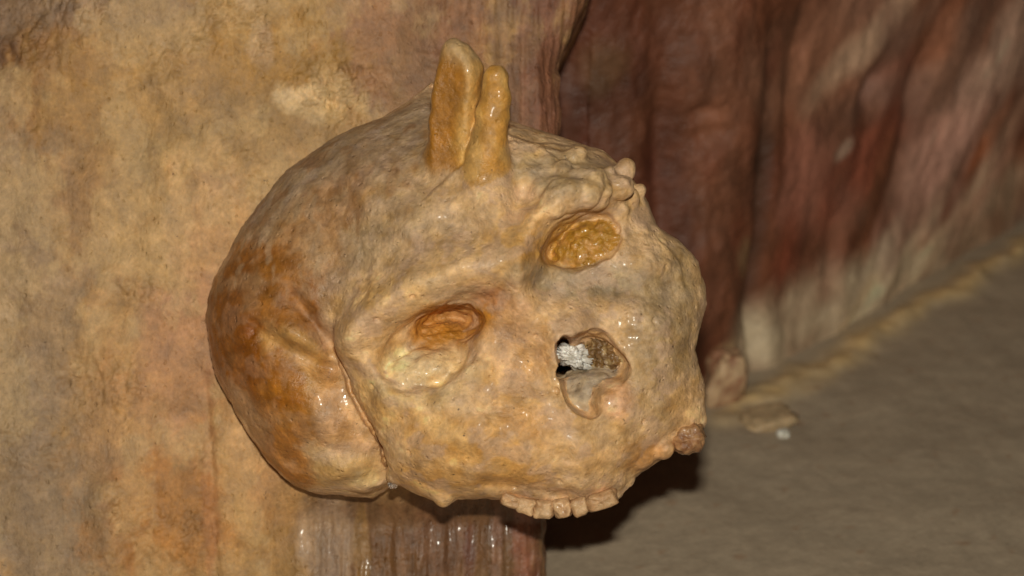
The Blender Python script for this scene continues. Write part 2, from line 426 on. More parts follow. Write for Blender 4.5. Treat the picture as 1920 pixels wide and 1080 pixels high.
def rear_wall():
    tmax = REAR_T[-1]
    ts = axis(0, tmax, 900, 3200, 8, 40); zs = axis(-60, 3200, -60, 1900, 8, 60)
    t, z = np.meshgrid(ts, zs); t = t.ravel().astype(F32); z = z.ravel().astype(F32)
    px = np.interp(t, REAR_T, [p[0] for p in REAR]); py = np.interp(t, REAR_T, [p[1] for p in REAR])
    # smooth the corners of the plan
    for k in (-120, -60, 60, 120):
        px = px+np.interp(t+k, REAR_T, [p[0] for p in REAR]); py = py+np.interp(t+k, REAR_T, [p[1] for p in REAR])
    px /= 5; py /= 5
    h = 5.0
    tx = np.interp(t+h, REAR_T, [p[0] for p in REAR])-np.interp(t-h, REAR_T, [p[0] for p in REAR])
    ty = np.interp(t+h, REAR_T, [p[1] for p in REAR])-np.interp(t-h, REAR_T, [p[1] for p in REAR])
    n = np.hypot(tx, ty)+1e-6; nx, ny = ty/n, -tx/n
    lean = 0.4*sst(1500, 2600, t)                      # beds fan out towards the right
    q = t-lean*z
    d = 38*pn(q*0.004, z*0.0022, 0, 41)+13*pn(q*0.01, z*0.006, 0, 42)+7*pn(q*0.03, z*0.014, 0, 43)+3*fbm(q*0.07, z*0.05, 0, 44, 2)
    d = d*(0.6+0.4*sst(-40, 120, z))+(22+25*pn(t*0.006, 0, 0, 45))*sst(260, 0, z)*sst(1500, 1750, t)
    for hx, hy, ra, rb, dp in ((1640, 165, 60, 60, 90), (1330, 212, 60, 22, 16), (1345, 250, 40, 20, 16), (1422, 420, 26, 420, 36), (1422, 640, 26, 160, 40), (1250, 330, 34, 240, 30), (1560, 470, 40, 130, 34), (1720, 190, 50, 200, 50), (1490, 120, 40, 140, 30)):
        ht, hz = ray_rear(hx, hy)
        d = d-dp*np.exp(-((t-ht-0.25*(z-hz)*(hx > 1450))/ra)**2-((z-hz)/rb)**2)
    d = d*(1-.35*sst(1500, 1900, t))
    X = px+nx*d; Y = py+ny*d
    wp = 0.45*fbm(q*0.009, z*0.004, 0, 50, 3)
    col = np.tile(lin((100, 60, 42)), (len(t), 1))
    def B(x, y, rx, ry, rot, c, s): 
        a, b = ray_rear(x, y); return (a, b, rx*(1.4+.9*sst(1400, 1550, x)), ry*1.4, -rot, c, s)
    L = [B(1100, 200, 90, 280, 0, (88, 52, 38), .8), B(1180, 90, 90, 90, 0, (104, 62, 46), .6), B(1130, 140, 50, 50, 0, (104, 82, 58), .5), B(1340, 250, 70, 300, 0, (128, 84, 64), .8), B(1360, 60, 60, 120, 0, (120, 80, 62), .6),
         B(1260, 420, 60, 260, 0, (98, 58, 44), .8), B(1425, 420, 26, 340, 0, (72, 50, 40), .85), B(1390, 480, 24, 40, -20, (150, 124, 92), .5), B(1500, 350, 70, 120, -15, (146, 96, 82), .8), B(1475, 480, 40, 90, 0, (120, 62, 44), .8),
         B(1560, 90, 160, 120, 0, (130, 92, 74), .7), B(1640, 60, 120, 40, -20, (166, 140, 120), .75), B(1640, 160, 40, 40, 0, (82, 46, 38), .9), B(1700, 170, 40, 200, -30, (98, 54, 42), .8),
         B(1600, 320, 90, 80, -30, (112, 62, 48), .8), B(1580, 280, 22, 18, 0, (180, 160, 146), .6), B(1790, 260, 140, 90, -35, (172, 132, 120), .85), B(1850, 260, 60, 40, -35, (170, 100, 66), .8), B(1890, 90, 120, 90, -30, (176, 146, 130), .7), B(1760, 60, 50, 110, -30, (130, 86, 66), .7),
         B(1530, 520, 60, 80, -25, (110, 70, 54), .7), B(1600, 560, 130, 36, -32, (186, 168, 148), .8), B(1700, 450, 150, 30, -32, (140, 112, 96), .75), B(1560, 640, 110, 30, -32, (190, 160, 112), .7), B(1800, 390, 160, 30, -32, (140, 104, 78), .7),
         B(1700, 520, 250, 34, -26, (196, 172, 146), .8), B(1850, 330, 120, 60, -30, (176, 136, 118), .7), B(1600, 600, 160, 26, -30, (206, 186, 160), .8), B(1360, 660, 40, 22, 0, (186, 152, 116), .85), B(1360, 720, 60, 30, 0, (112, 70, 50), .8)]
    col = blobs(col, t, z, L, wp)
    st = pn(q*0.016, z*0.008, 0, 52)*0.6+pn(q*0.045, z*0.03, 0, 53)*0.35+0.8*fbm(q*0.01, z*0.007, 0, 54, 3)
    col = col*np.array([1.1, 1.03, .95])*(1.08+.8*sst(1450, 2200, t))[:, None]*np.clip(1+0.42*st, .3, 2)[:, None]
    bz = z-30-60*pn(t*0.006, 1, 0, 57)-25*pn(t*0.02, z*0.01, 0, 58)
    bd = (0.85*sst(200, 60, bz)*sst(1560, 1720, t)*(1-.55*sst(2300, 2800, t))*np.clip(.8+.5*pn(t*0.012, z*0.012, 0, 59), 0, 1))[:, None]
    col = col*(1-bd)+lin((228, 206, 172))*bd
    mv = (0.5*sst(1800, 2300, t)*sst(-.2, .4, fbm(q*0.004, z*0.004, 2, 60, 2)))[:, None]
    col = col*(1-mv)+lin((176, 138, 118))*mv
    rd = (sst(0.1, 0.7, pn(q*0.013, z*0.005, 3, 55))*0.3*sst(-100, 250, z))[:, None]
    col = col*(1-rd)+lin((120, 56, 36))*rd
    wet = np.clip(0.4+0.6*pn(q*0.02, z*0.008, 0, 56), 0, 1)
    I = np.arange(len(zs)*len(ts)).reshape(len(zs), len(ts))
    Q = np.stack([I[:-1, :-1], I[:-1, 1:], I[1:, 1:], I[1:, :-1]], -1).reshape(-1, 4)
    o = link('rear_cave_wall', make_mesh('rear_cave_wall', np.stack([X, Y, z], 1)*S, Q, M_rear, np.clip(col, .004, .85), wet))
    o['kind'] = 'structure'; o['label'] = 'dark red brown streaked rock wall at the back of the cave'
rear_wall()

# ================================================================== SKULL
H = 3.0
U0, U1, Y0, Y1, W0, W1 = -680, 400, -470, 500, -560, 190
us = np.arange(U0, U1, H, dtype=F32); vs = np.arange(Y0, Y1, H, dtype=F32); ws = np.arange(W0, W1, H, dtype=F32)
GU, GY = np.meshgrid(us, vs, indexing='ij')

def A(pts, w): return [at(p[0], p[1], w) for p in pts]

def inflate(poly):
    """smooth inflation of an outline: Poisson solution, 0 on the outline, normalised to 1"""
    g = 4
    m = inpoly(GU, GY, poly)
    mc = m[::g, ::g]; phi = np.zeros(mc.shape, F32)
    for _ in range(1500):
        p = np.pad(phi, 1)
        phi = np.where(mc, 0.25*(p[:-2, 1:-1]+p[2:, 1:-1]+p[1:-1, :-2]+p[1:-1, 2:]+1), 0).astype(F32)
    # bilinear up, then refine
    def up(a):
        i = np.linspace(0, a.shape[0]-1, GU.shape[0])*0 + np.minimum(np.arange(GU.shape[0])/g, a.shape[0]-1.001)
        j = np.minimum(np.arange(GU.shape[1])/g, a.shape[1]-1.001)
        i0 = i.astype(int); j0 = j.astype(int); fi = (i-i0)[:, None]; fj = (j-j0)[None]
        return a[i0][:, j0]*(1-fi)*(1-fj)+a[i0+1][:, j0]*fi*(1-fj)+a[i0][:, j0+1]*(1-fi)*fj+a[i0+1][:, j0+1]*fi*fj
    ph = up(phi)*g*g
    ph = ph.astype(F32)
    for _ in range(220):
        p = np.pad(ph, 1)
        ph = np.where(m, 0.25*(p[:-2, 1:-1]+p[2:, 1:-1]+p[1:-1, :-2]+p[1:-1, 2:]+1), 0).astype(F32)
    mx = ph.max()
    dist = polyseg(GU, GY, poly+[poly[0]])
    out = ph/mx
    return np.where(m, out, -dist*0.006), m, dist

BR = [(835, 190), (812, 160), (770, 195), (720, 225), (640, 255), (540, 320), (460, 420), (400, 530), (388, 590), (405, 700), (460, 800), (505, 865), (550, 908), (600, 925), (700, 931), (738, 908),
      (850, 900), (1000, 820), (1120, 680), (1150, 480), (1100, 320), (960, 272), (890, 240)]
FA = [(735, 903), (760, 915), (790, 930), (830, 946), (858, 934), (900, 932), (960, 940), (1000, 950), (1060, 955), (1120, 950), (1162, 935), (1195, 890), (1230, 868), (1255, 845), (1300, 838), (1325, 795), (1322, 720), (1302, 655),
      (1325, 570), (1310, 490), (1272, 450), (1232, 425), (1216, 380), (1182, 330), (1130, 285), (1060, 276), (960, 272), (900, 290), (790, 390), (690, 500), (632, 590), (630, 650), (655, 720), (690, 790), (718, 835)]
CRACK = [(585, 560), (618, 610), (634, 655), (652, 705), (662, 740), (690, 790), (718, 830), (725, 870), (740, 906)]

qb, mb, db = inflate(A(BR, -300)); qf, mf, df = inflate(A(FA, -110))
wB, HB = -300.0, 262.0
wF, HF = -120.0, 150.0
tb = np.where(mb, 1-(1-np.clip(qb, 0, 1))**1.5, qb)
tf = np.where(mf, 1-(1-np.clip(qf, 0, 1))**2.6, qf*1.6)

def blur(a, n, it=3):
    for _ in range(it):
        for ax in (0, 1):
            c = np.cumsum(np.pad(a, [(n+1, n) if k == ax else (0, 0) for k in (0, 1)], mode='edge'), axis=ax, dtype=np.float64)
            a = (np.take(c, range(2*n+1, c.shape[ax]), ax)-np.take(c, range(0, c.shape[ax]-2*n-1), ax))/(2*n+1)
    return a.astype(F32)
up_left = sst(15, 80, polyseg(GU, GY, A(CRACK[2:], -110)))*sst(70, -60, GU+150)*sst(-125, -75, GY+0.3*(GU+330))
tf = tf*(1-up_left)+blur(tf, 11)*up_left

def stroke(pts, w, width, amp):
    d = polyseg(GU, GY, A(pts, w)); return amp*np.exp(-(d/width)**2)
def dab(x, y, w, rx, ry, rot, amp):
    a = math.radians(rot); cx, cy = at(x, y, w); dx, dy = GU-cx, GY-cy
    p = dx*math.cos(a)+dy*math.sin(a); q = -dx*math.sin(a)+dy*math.cos(a)
    return amp*np.exp(-(p/rx)**2-(q/ry)**2)

# braincase relief (rot is anticlockwise in the picture)
dB = stroke(CRACK[2:-1], -150, 46, -22) + stroke([(490, 615), (560, 655), (630, 690)], -200, 20, -26) + stroke([(480, 600), (540, 625), (600, 650)], -200, 30, 18)
dB += stroke([(560, 555), (600, 610), (630, 650)], -180, 16, -22)
dB += dab(660, 885, -200, 70, 36, 0, 34) + dab(470, 770, -260, 40, 70, 30, -14) + stroke([(430, 700), (490, 820), (560, 890)], -260, 14, 12) + dab(610, 770, -200, 60, 60, 0, 16)
dB += stroke([(620, 250), (700, 330), (760, 420)], -150, 60, 12)
# face relief
r1 = stroke([(640, 628), (700, 575), (770, 540), (850, 515), (930, 490), (965, 478)], 30, 50, 72)
r2 = stroke([(975, 525), (982, 465), (1004, 408), (1060, 366), (1130, 350)], 30, 34, 68)
r3 = stroke([(915, 380), (945, 440), (975, 505)], 20, 44, 50)
dF = (r1**3+r2**3+r3**3)**(1/3)
dF += stroke([(870, 572), (930, 552), (1000, 532)], 30, 20, -26)
dF += stroke([(955, 560), (1010, 600), (1060, 620)], 40, 46, 40) + stroke([(1045, 640), (1040, 700), (1075, 770)], 30, 26, 16)
dF += dab(880, 830, 30, 120, 80, 10, 44) + dab(720, 760, 0, 50, 60, 0, 8) + dab(1230, 640, 20, 60, 120, 0, 20) + dab(1060, 850, 20, 90, 60, 0, 16)
dF += dab(1155, 765, 20, 44, 40, 0, 30)
dF += stroke([(1020, 530), (1120, 535), (1250, 545)], 20, 34, -22) + stroke([(880, 560), (930, 620), (1000, 700)], 20, 30, -14)
dF += stroke([(690, 690), (720, 745), (790, 765), (860, 745), (905, 690)], 20, 20, 14)
dF += dab(800, 668, 20, 130, 100, 20, -14) + dab(1110, 455, 20, 100, 70, 30, -22)
dF += dab(1080, 330, 0, 90, 40, 0, 24) + stroke([(955, 290), (965, 340), (985, 380)], 0, 18, -12)
dF += -0.17*np.maximum(GU-120, 0)
dF += stroke([(905, 905), (980, 912), (1060, 930)], 0, 14, -16)
# lumpy crust
dF = dF + 13*pn(GU*0.011, GY*0.011, 1, 61) + 4*pn(GU*0.02, GY*0.02, 1, 64) + 3*pn(GU*0.03, GY*0.03, 1, 62)
dB = dB + 9*pn(GU*0.008, GY*0.008, 1, 63)

def body(t, w0, Hh, disp):
    Q = (t*Hh*Hh).astype(F32)
    gu, gy = np.gradient(Q, H)
    g2 = np.clip(gu*gu+gy*gy, 0, 4*Hh*Hh*9)
    w = ws[None, None, :] - disp.astype(F32)[:, :, None]*np.clip((ws-w0)/60.0, 0, 1).astype(F32)[None, None]
    a = (w-w0)
    return (a*a-Q[:, :, None])/np.sqrt(4*a*a+g2[:, :, None]+400)

FB = body(tb, wB, HB, dB)
FF = body(tf, wF, HF, dF)
cd = polyseg(GU, GY, A(CRACK, -110))
kk = (12+70*sst(-90, 10, GY)+50*sst(40, 160, cd)+110*sst(90, 260, cd)*sst(60, -240, GU-GY*0.6))[:, :, None].astype(F32)
F = smin(FB, FF, kk)
del FB, FF

def block(cx, cy, cw, r):
    a = [max(0, int((c-r-o)/H)) for c, o in ((cx, U0), (cy, Y0), (cw, W0))]
    b = [max(0, int((c+r-o)/H)+2) for c, o in ((cx, U0), (cy, Y0), (cw, W0))]
    sl = tuple(slice(i, j) for i, j in zip(a, b))
    u, y, w = np.meshgrid(us[sl[0]], vs[sl[1]], ws[sl[2]], indexing='ij')
    return sl, u, y, w

def ell(u, y, w, c, r, rot=0.0):
    a = math.radians(rot); dx, dy = u-c[0], y-c[1]
    p = (dx*math.cos(a)+dy*math.sin(a))/r[0]; q = (-dx*math.sin(a)+dy*math.cos(a))/r[1]; s = (w-c[2])/r[2]
    n = np.sqrt(p*p+q*q+s*s)+1e-6
    g = np.sqrt((p/r[0])**2+(q/r[1])**2+(s/r[2])**2)+1e-6
    return n*(n-1)/g

def op(px, py, w, r, rot=0, k=8.0, sub=False, lump=0.0, ls=0.03):
    global F
    x, y_ = at(px, py, w)
    sl, u, y, ww = block(x, y_, w, max(r)*1.25+k)
    e = ell(u, y, ww, (x, y_, w), r, rot)
    if lump: e = e + lump*pn(u*ls, y*ls, ww*ls, 70)
    F[sl] = smax(F[sl], -e, k) if sub else smin(F[sl], e, k)

# --- eye sockets and nose, cut deep, then their later fillings
op(795, 664, 80, (108, 76, 150), 22, 9, True, 6)
op(838, 610, 10, (70, 40, 150), 12, 16, True, 6, 0.05)
op(1100, 450, 60, (88, 56, 150), 26, 5, True, 6, 0.04)
op(1046, 468, 30, (36, 26, 110), 50, 5, True, 3)
op(1115, 682, 60, (71, 58, 170), -26, 6, True, 8, 0.03)
op(1060, 660, 60, (20, 34, 190), 0, 4, True, 3)
op(1092, 738, 60, (32, 56, 130), 32, 5, True, 4)
op(1060, 694, -60, (22, 17, 330), 20, 5, True, 2)
op(1156, 760, -14, (46, 48, 46), 20, 22, lump=7)
# --- crust nodules along the rim
def surf_w(px, py, hint=0.0):
    """depth of the outermost surface seen at a photo position"""
    x, y = at(px, py, hint); i = int((x-U0)/H); j = int((y-Y0)/H)
    c = F[i, j]; k = np.nonzero(c < 0)[0]
    return float(ws[k[-1]]) if len(k) else None
rn = random.Random(4)
rim = [(965, 282), (1010, 285), (1060, 282), (1110, 285), (1145, 305), (1175, 335), (1200, 370), (1218, 395), (1235, 430), (1270, 455), (1300, 490), (1318, 540), (1318, 590), (1306, 640), (1300, 680), (1315, 730), (1318, 780)]
for i in range(len(rim)-1):
    for k in range(2):
        t = rn.random(); x = rim[i][0]*(1-t)+rim[i+1][0]*t-rn.uniform(0, 10); y = rim[i][1]*(1-t)+rim[i+1][1]*t+rn.uniform(-2, 10)
        r = rn.choice((8, 11, 16, 24)); ny_ = 0.75 if y < 420 else 0.1
        op(x-4-0.5*r, y+ny_*r, -128+rn.uniform(-45, 45), (r*1.1, r, r*1.2), rn.uniform(0, 90), 12)
for k in range(75):                                        # cauliflower patch above the second socket
    x = rn.uniform(1010, 1205); y = rn.uniform(285, 400)
    if y > 300+0.42*(x-960) + 60 or (x-960)*0.75+285 < 0: continue
    w = surf_w(x, y)
    if w is None or w < -128 or ((x-1105)/95)**2+((y-450)/66)**2 < 1: continue
    r = rn.choice((7, 10, 14, 22)); op(x, y, w-r*0.7, (r*1.15, r*0.9, r), rn.uniform(0, 90), 9)
low = [(1160, 930), (1190, 895), (1215, 872), (1245, 850), (1262, 838)]
for i in range(len(low)-1):
    for k in range(4):
        t = rn.random(); x = low[i][0]*(1-t)+low[i+1][0]*t-rn.uniform(-2, 16); y = low[i][1]*(1-t)+low[i+1][1]*t-rn.uniform(0, 14)
        r = rn.uniform(9, 17); op(x, y-4, -105+rn.uniform(-50, 50), (r*1.2, r, r*1.3), rn.uniform(0, 90), 10)
for k in range(26):                                       # scattered warts over the crust
    x = rn.uniform(660, 1310); y = rn.uniform(420, 930)
    w = surf_w(x, y)
    if w is None or w < -60: continue
    if ((x-815)/95)**2+((y-650)/85)**2 < 1 or ((x-1100)/95)**2+((y-450)/70)**2 < 1 or ((x-1108)/85)**2+((y-700)/100)**2 < 1: continue
    r = rn.uniform(5, 12); op(x, y, w-r*0.7, (r*1.3, r, r), rn.uniform(0, 90), 9)
for k in range(26):                                        # small pits
    x = rn.uniform(680, 1300); y = rn.uniform(480, 920); w = surf_w(x, y)
    if w is None or w < -60: continue
    r = rn.uniform(3, 6); op(x, y, w, (r*1.5, r, r), rn.uniform(0, 180), 3, True)
for (a_, b_) in zip(CRACK[2:-1], CRACK[3:]):              # the open joint between cheek bone and braincase
    n_ = int(math.dist(a_, b_)/5)
    for k in range(n_):
        t = k/n_; x = a_[0]*(1-t)+b_[0]*t+rn.uniform(-2, 2); y = a_[1]*(1-t)+b_[1]*t
        w = surf_w(x-2, y, -110)
        if w is not None: op(x-2, y, w-3, (rn.uniform(4, 6.5), 6, 16), 0, 3, True)
op(832, 930, -60, (18, 22, 24), 0, 14)                     # hanging drip on the cheek
op(745, 890, -120, (22, 18, 30), 0, 10)
op(690, 895, -175, (44, 26, 40), 10, 14, lump=3)
Fbody = F.copy()

# --- stalagmites grown up from the brow (vertical in the cave)
def chain(u, y, w, pts, flat=1.0):
    best = None
    for (p, q) in zip(pts[:-1], pts[1:]):
        e = np.array(q[:3])-np.array(p[:3]); L2 = float(e[0]**2+e[1]**2+(flat*e[2])**2)
        t = np.clip(((u-p[0])*e[0]+(y-p[1])*e[1]+(w-p[2])*e[2]*flat*flat)/L2, 0, 1)
        d = np.sqrt((u-p[0]-t*e[0])**2+(y-p[1]-t*e[1])**2+(flat*(w-p[2]-t*e[2]))**2)-(p[3]+(q[3]-p[3])*t)
        best = d if best is None else smin(best, d, 8.0)
    return best
def CH(l): return [at(a, b, w)+(w, r) for a, b, w, r in l]
wb = 12.0
ST1 = CH([(856, 400, wb-66, 16), (853, 350, wb-44, 34), (850, 290, wb-26, 45), (851, 230, wb-10, 46), (857, 175, wb+4, 45), (864, 136, wb+14, 42), (857, 108, wb+20, 32), (849, 90, wb+24, 19)])
ST2 = CH([(903, 392, wb-8, 26), (906, 345, wb+8, 38), (912, 290, wb+24, 37), (923, 225, wb+42, 31), (930, 180, wb+54, 27), (930, 142, wb+64, 23)])
def st1(u, y, w):
    d = chain(u, y, w, ST1, 0.85)
    q = -0.42*(u+108)+0.9*(w-(wb+2+0.22*(y-250)))-14+5*np.cos((u+118)/20)   # broad hollow face turned left
    d = smax(d, q, 7.0)
    q = 0.75*(u+62)+0.62*(w-(wb+14+0.22*(y-250)))-8; d = smax(d, q, 6.0)
    return d + 2.0*pn(u*0.02, y*0.010, w*0.02, 71) + 1.2*pn(u*0.06, y*0.03, w*0.06, 75)
def st2(u, y, w):
    return chain(u, y, w, ST2, 1.0) + 5.0*pn(u*0.018, y*0.022, w*0.018, 72) + 1.5*pn(u*0.045, y*0.045, w*0.045, 73)
c = np.array(ST1+ST2)[:, :3]; lo = c.min(0)-75; hi = c.max(0)+75
sl = tuple(slice(max(0, int((l-o)/H)), int((h_-o)/H)+2) for l, h_, o in zip(lo, hi, (U0, Y0, W0)))
u, y, w = np.meshgrid(us[sl[0]], vs[sl[1]], ws[sl[2]], indexing='ij')
F[sl] = smin(F[sl], smin(st1(u, y, w), st2(u, y, w), 5.0).astype(F32), 34.0)

# --- fillings
FILL = [  # px, py, w, radii, rot
    (788, 700, -72, (96, 46, 70), 14),      # cream calcite plug in the lower socket
    (818, 662, -140, (92, 66, 78), 14),     # amber back of that socket
    (1112, 464, -90, (90, 58, 74), 24),   # amber crust of the upper socket
    (1114, 746, -86, (94, 62, 82), 10),     # grey sediment in the nose
    (1146, 660, -112, (66, 54, 76), -30)]   # brown crystalline lining of the nose
def fill(i, u, y, w):
    px, py, ww, r, rot = FILL[i]; x, y_ = at(px, py, ww)
    a = (6, 5, 6, 6, 11)[i]; s = (0.03, 0.05, 0.07, 0.04, 0.07)[i]
    return ell(u, y, w, (x, y_, ww), r, rot) + a*pn(u*s, y*s, w*s, 74+i) + 0.5*a*pn(u*s*2.3, y*s*2.3, w*s*2.3, 79+i)
for i, f_ in enumerate(FILL):
    x, y_ = at(f_[0], f_[1], f_[2])
    sl, u, y, w = block(x, y_, f_[2], max(f_[3])*1.15)
    F[sl] = smin(F[sl], fill(i, u, y, w).astype(F32), (12.0, 12.0, 8.0, 9.0, 6.0)[i])

F[0] = F[-1] = 5; F[:, 0] = F[:, -1] = 5; F[:, :, 0] = F[:, :, -1] = 5
V, Q = surface_nets(F, (U0, Y0, W0), H)
V = smooth(V, Q, 2, 0.5)
N = vnormals(V, Q)
# --- region labels
ii = np.clip(np.rint((V-np.array([U0, Y0, W0]))/H).astype(int), 0, np.array(F.shape)-1)
fb = Fbody[ii[:, 0], ii[:, 1], ii[:, 2]]
lab = np.zeros(len(V), np.int8); best = np.minimum(fb, 12.0)
x, y, w = V[:, 0], V[:, 1], V[:, 2]
cands = [st1(x, y, w), st2(x, y, w)]+[fill(i, x, y, w) for i in range(5)]
for i, c in enumerate(cands):
    tgt = c + (2.0 if i < 2 else 0.5)
    m = (tgt < best); lab[m] = i+1; best = np.where(m, tgt, best)
# --- fine relief
face = sst(-230, -60, w)*sst(40, -20, polyseg(x, y, A(FA+[FA[0]], -80))*np.where(inpoly(x, y, A(FA, -80)), -1, 1))
rg_ = sst(-0.1, 0.6, fbm(x*0.009, y*0.009, w*0.009, 80, 2))
d = face*(1.4*pn(x*0.022, y*0.022, w*0.022, 79)*2+(0.7+2.2*rg_)*pn(x*0.04, y*0.04, w*0.04, 81)+(0.25+1.4*rg_)*pn(x*0.085, y*0.085, w*0.085, 82)) + (0.3+0.5*rg_)*pn(x*0.16, y*0.16, w*0.16, 83)
d = np.where((lab == 1) | (lab == 2), d*0.35, d)
d += (1-face)*(2.5*pn(x*0.02, y*0.03, w*0.02, 84)+1.3*pn(x*0.06, y*0.06, w*0.06, 85))
rgh = np.abs(pn(x*0.11, y*0.11, w*0.11, 86))*5-2
d += np.where((lab == 4) | (lab == 5) | (lab == 7), rgh*np.where(lab == 7, 1.5, 0.8), 0)
V = V+N*d[:, None]
N = vnormals(V, Q)

# --- mineral colour of the skull (sRGB estimates, with shade painted on the face's right side)
x, y, w = V[:, 0], V[:, 1], V[:, 2]
px = 960+x*1.0; py = 540-y
wp = 0.34*fbm(x*0.013, y*0.013, w*0.013, 90, 5, .6)
CREAM = (220, 180, 134)
col = np.tile(lin(CREAM), (len(V), 1))
def BB(X, Y, rx, ry, rot, c, s, w_=-160):
    a, b = at(X, Y, w_); return (a+960, 540-b, rx, ry, rot, c, s)
L = [BB(640, 400, 330, 260, 0, (186, 148, 108), .9), BB(620, 330, 200, 90, -40, (160, 124, 96), .85), BB(700, 270, 150, 60, -25, (168, 138, 108), .8), BB(450, 470, 60, 170, 25, (166, 134, 108), .75), BB(560, 330, 150, 40, -38, (164, 140, 118), .75), BB(760, 230, 90, 34, -28, (170, 146, 124), .8),
     BB(480, 690, 130, 270, -12, (170, 108, 40), .85), BB(560, 620, 130, 150, 0, (170, 112, 48), .6),
     BB(590, 470, 110, 120, 0, (164, 116, 66), .75), BB(460, 600, 110, 140, 20, (146, 86, 24), 1.0), BB(480, 680, 100, 120, -20, (150, 86, 22), .95), BB(560, 560, 110, 70, 20, (156, 100, 40), .85), BB(620, 590, 40, 90, -25, (148, 92, 34), .85),
     BB(430, 640, 40, 130, 10, (136, 80, 26), .7), BB(600, 740, 80, 100, 0, (176, 116, 42), .85), BB(560, 650, 70, 40, 30, (204, 156, 92), .7), BB(580, 700, 80, 30, 30, (206, 160, 106), .7), BB(655, 790, 60, 110, -20, (206, 158, 112), .85), BB(650, 880, 90, 40, 0, (214, 172, 116), .85), BB(690, 895, 30, 22, 0, (228, 192, 136), .7),
     BB(476, 790, 26, 90, -35, (176, 132, 92), .75), BB(540, 860, 50, 60, -40, (176, 110, 40), .8), BB(530, 720, 50, 60, 0, (166, 102, 30), .85),
     BB(670, 380, 60, 70, 0, (176, 132, 92), .6), BB(780, 400, 140, 60, 0, (178, 146, 108), .7), BB(700, 470, 60, 60, 0, (178, 150, 116), .6), BB(645, 560, 40, 70, 0, (186, 156, 124), .6), BB(800, 260, 70, 90, -20, (176, 146, 114), .7)]
Lf = [(860, 445, 120, 40, -14, (172, 140, 104), .8), (800, 520, 190, 36, -22, (216, 174, 116), .6), (960, 450, 60, 80, 20, (214, 164, 92), .6), (1000, 470, 26, 70, 10, (200, 146, 70), .7), (1040, 330, 110, 50, 0, (172, 148, 116), .85), (1100, 330, 90, 40, 30, (196, 162, 118), .5),
      (1120, 530, 170, 42, 4, (166, 144, 114), .95), (1250, 580, 80, 150, 0, (172, 144, 108), .85), (1190, 440, 50, 60, 0, (210, 172, 126), .5), (930, 590, 80, 60, 0, (202, 152, 112), .6), (960, 660, 90, 80, 0, (206, 160, 114), .5), (920, 560, 40, 26, 0, (196, 132, 88), .6),  # tall grey-tan blob paints the shading of the face's right side
      (730, 690, 40, 90, 0, (206, 160, 100), .6), (780, 740, 130, 26, 10, (192, 158, 118), .55), (700, 760, 60, 60, 0, (218, 172, 108), .6), (880, 830, 140, 50, 15, (212, 156, 80), .8), (820, 900, 90, 36, 0, (212, 158, 86), .7), (1000, 790, 80, 40, 30, (204, 146, 76), .65), (960, 730, 60, 30, 20, (216, 168, 100), .5),
      (940, 900, 90, 26, 0, (206, 150, 76), .7), (830, 800, 60, 24, 30, (224, 184, 130), .6), (1130, 830, 120, 60, 20, (212, 170, 118), .7), (1160, 750, 30, 36, 0, (224, 168, 124), .8), (1250, 730, 60, 90, 0, (190, 156, 112), .7), (1280, 760, 40, 60, 0, (214, 164, 104), .5), (1095, 860, 50, 30, 0, (200, 152, 96), .5), (1000, 925, 70, 16, 0, (150, 120, 86), .5), (1230, 860, 60, 40, 0, (190, 134, 76), .7),
      (1068, 456, 56, 44, -30, (204, 152, 62), .95), (800, 705, 110, 50, -14, (232, 200, 150), .85), (760, 668, 40, 26, -30, (246, 224, 176), .8), (838, 612, 78, 42, -12, (196, 136, 48), 1.0), (846, 604, 70, 34, -8, (182, 118, 26), 1.0), (800, 636, 36, 24, -30, (194, 134, 60), .8)]
mface = face[:, None]
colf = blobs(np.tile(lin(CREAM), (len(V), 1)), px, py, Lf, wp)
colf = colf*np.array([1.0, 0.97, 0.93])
colb = blobs(col, px, py, L, wp, (1.22, 0.62))
# frontal bone grades into the crust of the brow
up_ = sst(-60, 60, y-(-0.25*(x+150)+10))*sst(-30, -200, x)
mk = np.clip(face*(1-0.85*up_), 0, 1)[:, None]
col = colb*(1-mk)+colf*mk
a1 = np.tile(lin((168, 112, 42)), (len(V), 1))
tip = (sst(400, 450, y+0.5*(x+110))+0.9*sst(-96, -70, x+0.1*(y-400))*sst(290, 350, y))[:, None].clip(0, 1)
a1 = a1*(1-tip)+lin((190, 154, 108))*tip
edge1 = sst(0.1, 0.5, pn(x*0.03, y*0.01, w*0.03, 92))[:, None]*0.5
a1 = a1*(1-edge1)+lin((186, 132, 62))*edge1
base = sst(220, 150, y)[:, None]*0.6
a1 = a1*(1-base)+lin((196, 152, 100))*base
a2 = np.tile(lin((204, 156, 88)), (len(V), 1))
s2 = sst(-0.1, 0.4, pn(x*0.03, y*0.03, w*0.03, 93)+0.3*sst(-70, -30, x))[:, None]*0.6
a2 = a2*(1-s2)+lin((190, 130, 50))*s2
bw = 14.0
for i, cc in ((0, a1), (1, a2)):
    m = sst(bw, -bw, cands[i]-np.minimum(fb, 30))[:, None]
    col = col*(1-m)+cc*m
nz = pn(x*0.05, y*0.05, w*0.05, 94); nz2 = pn(x*0.12, y*0.12, w*0.12, 95)
def two(c1, c2, t): return lin(c1)*(1-t[:, None])+lin(c2)*t[:, None]
fc = [two((214, 182, 128), (190, 154, 110), sst(-.3, .5, nz)), two((156, 86, 18), (172, 116, 56), sst(0, .6, nz+0.5*nz2)), two((178, 128, 44), (196, 142, 74), sst(-.2, .6, nz+.7*nz2)),
      two((182, 160, 132), (156, 134, 106), sst(0, .5, nz)), two((120, 88, 50), (168, 138, 92), sst(0, .6, nz2+nz))]
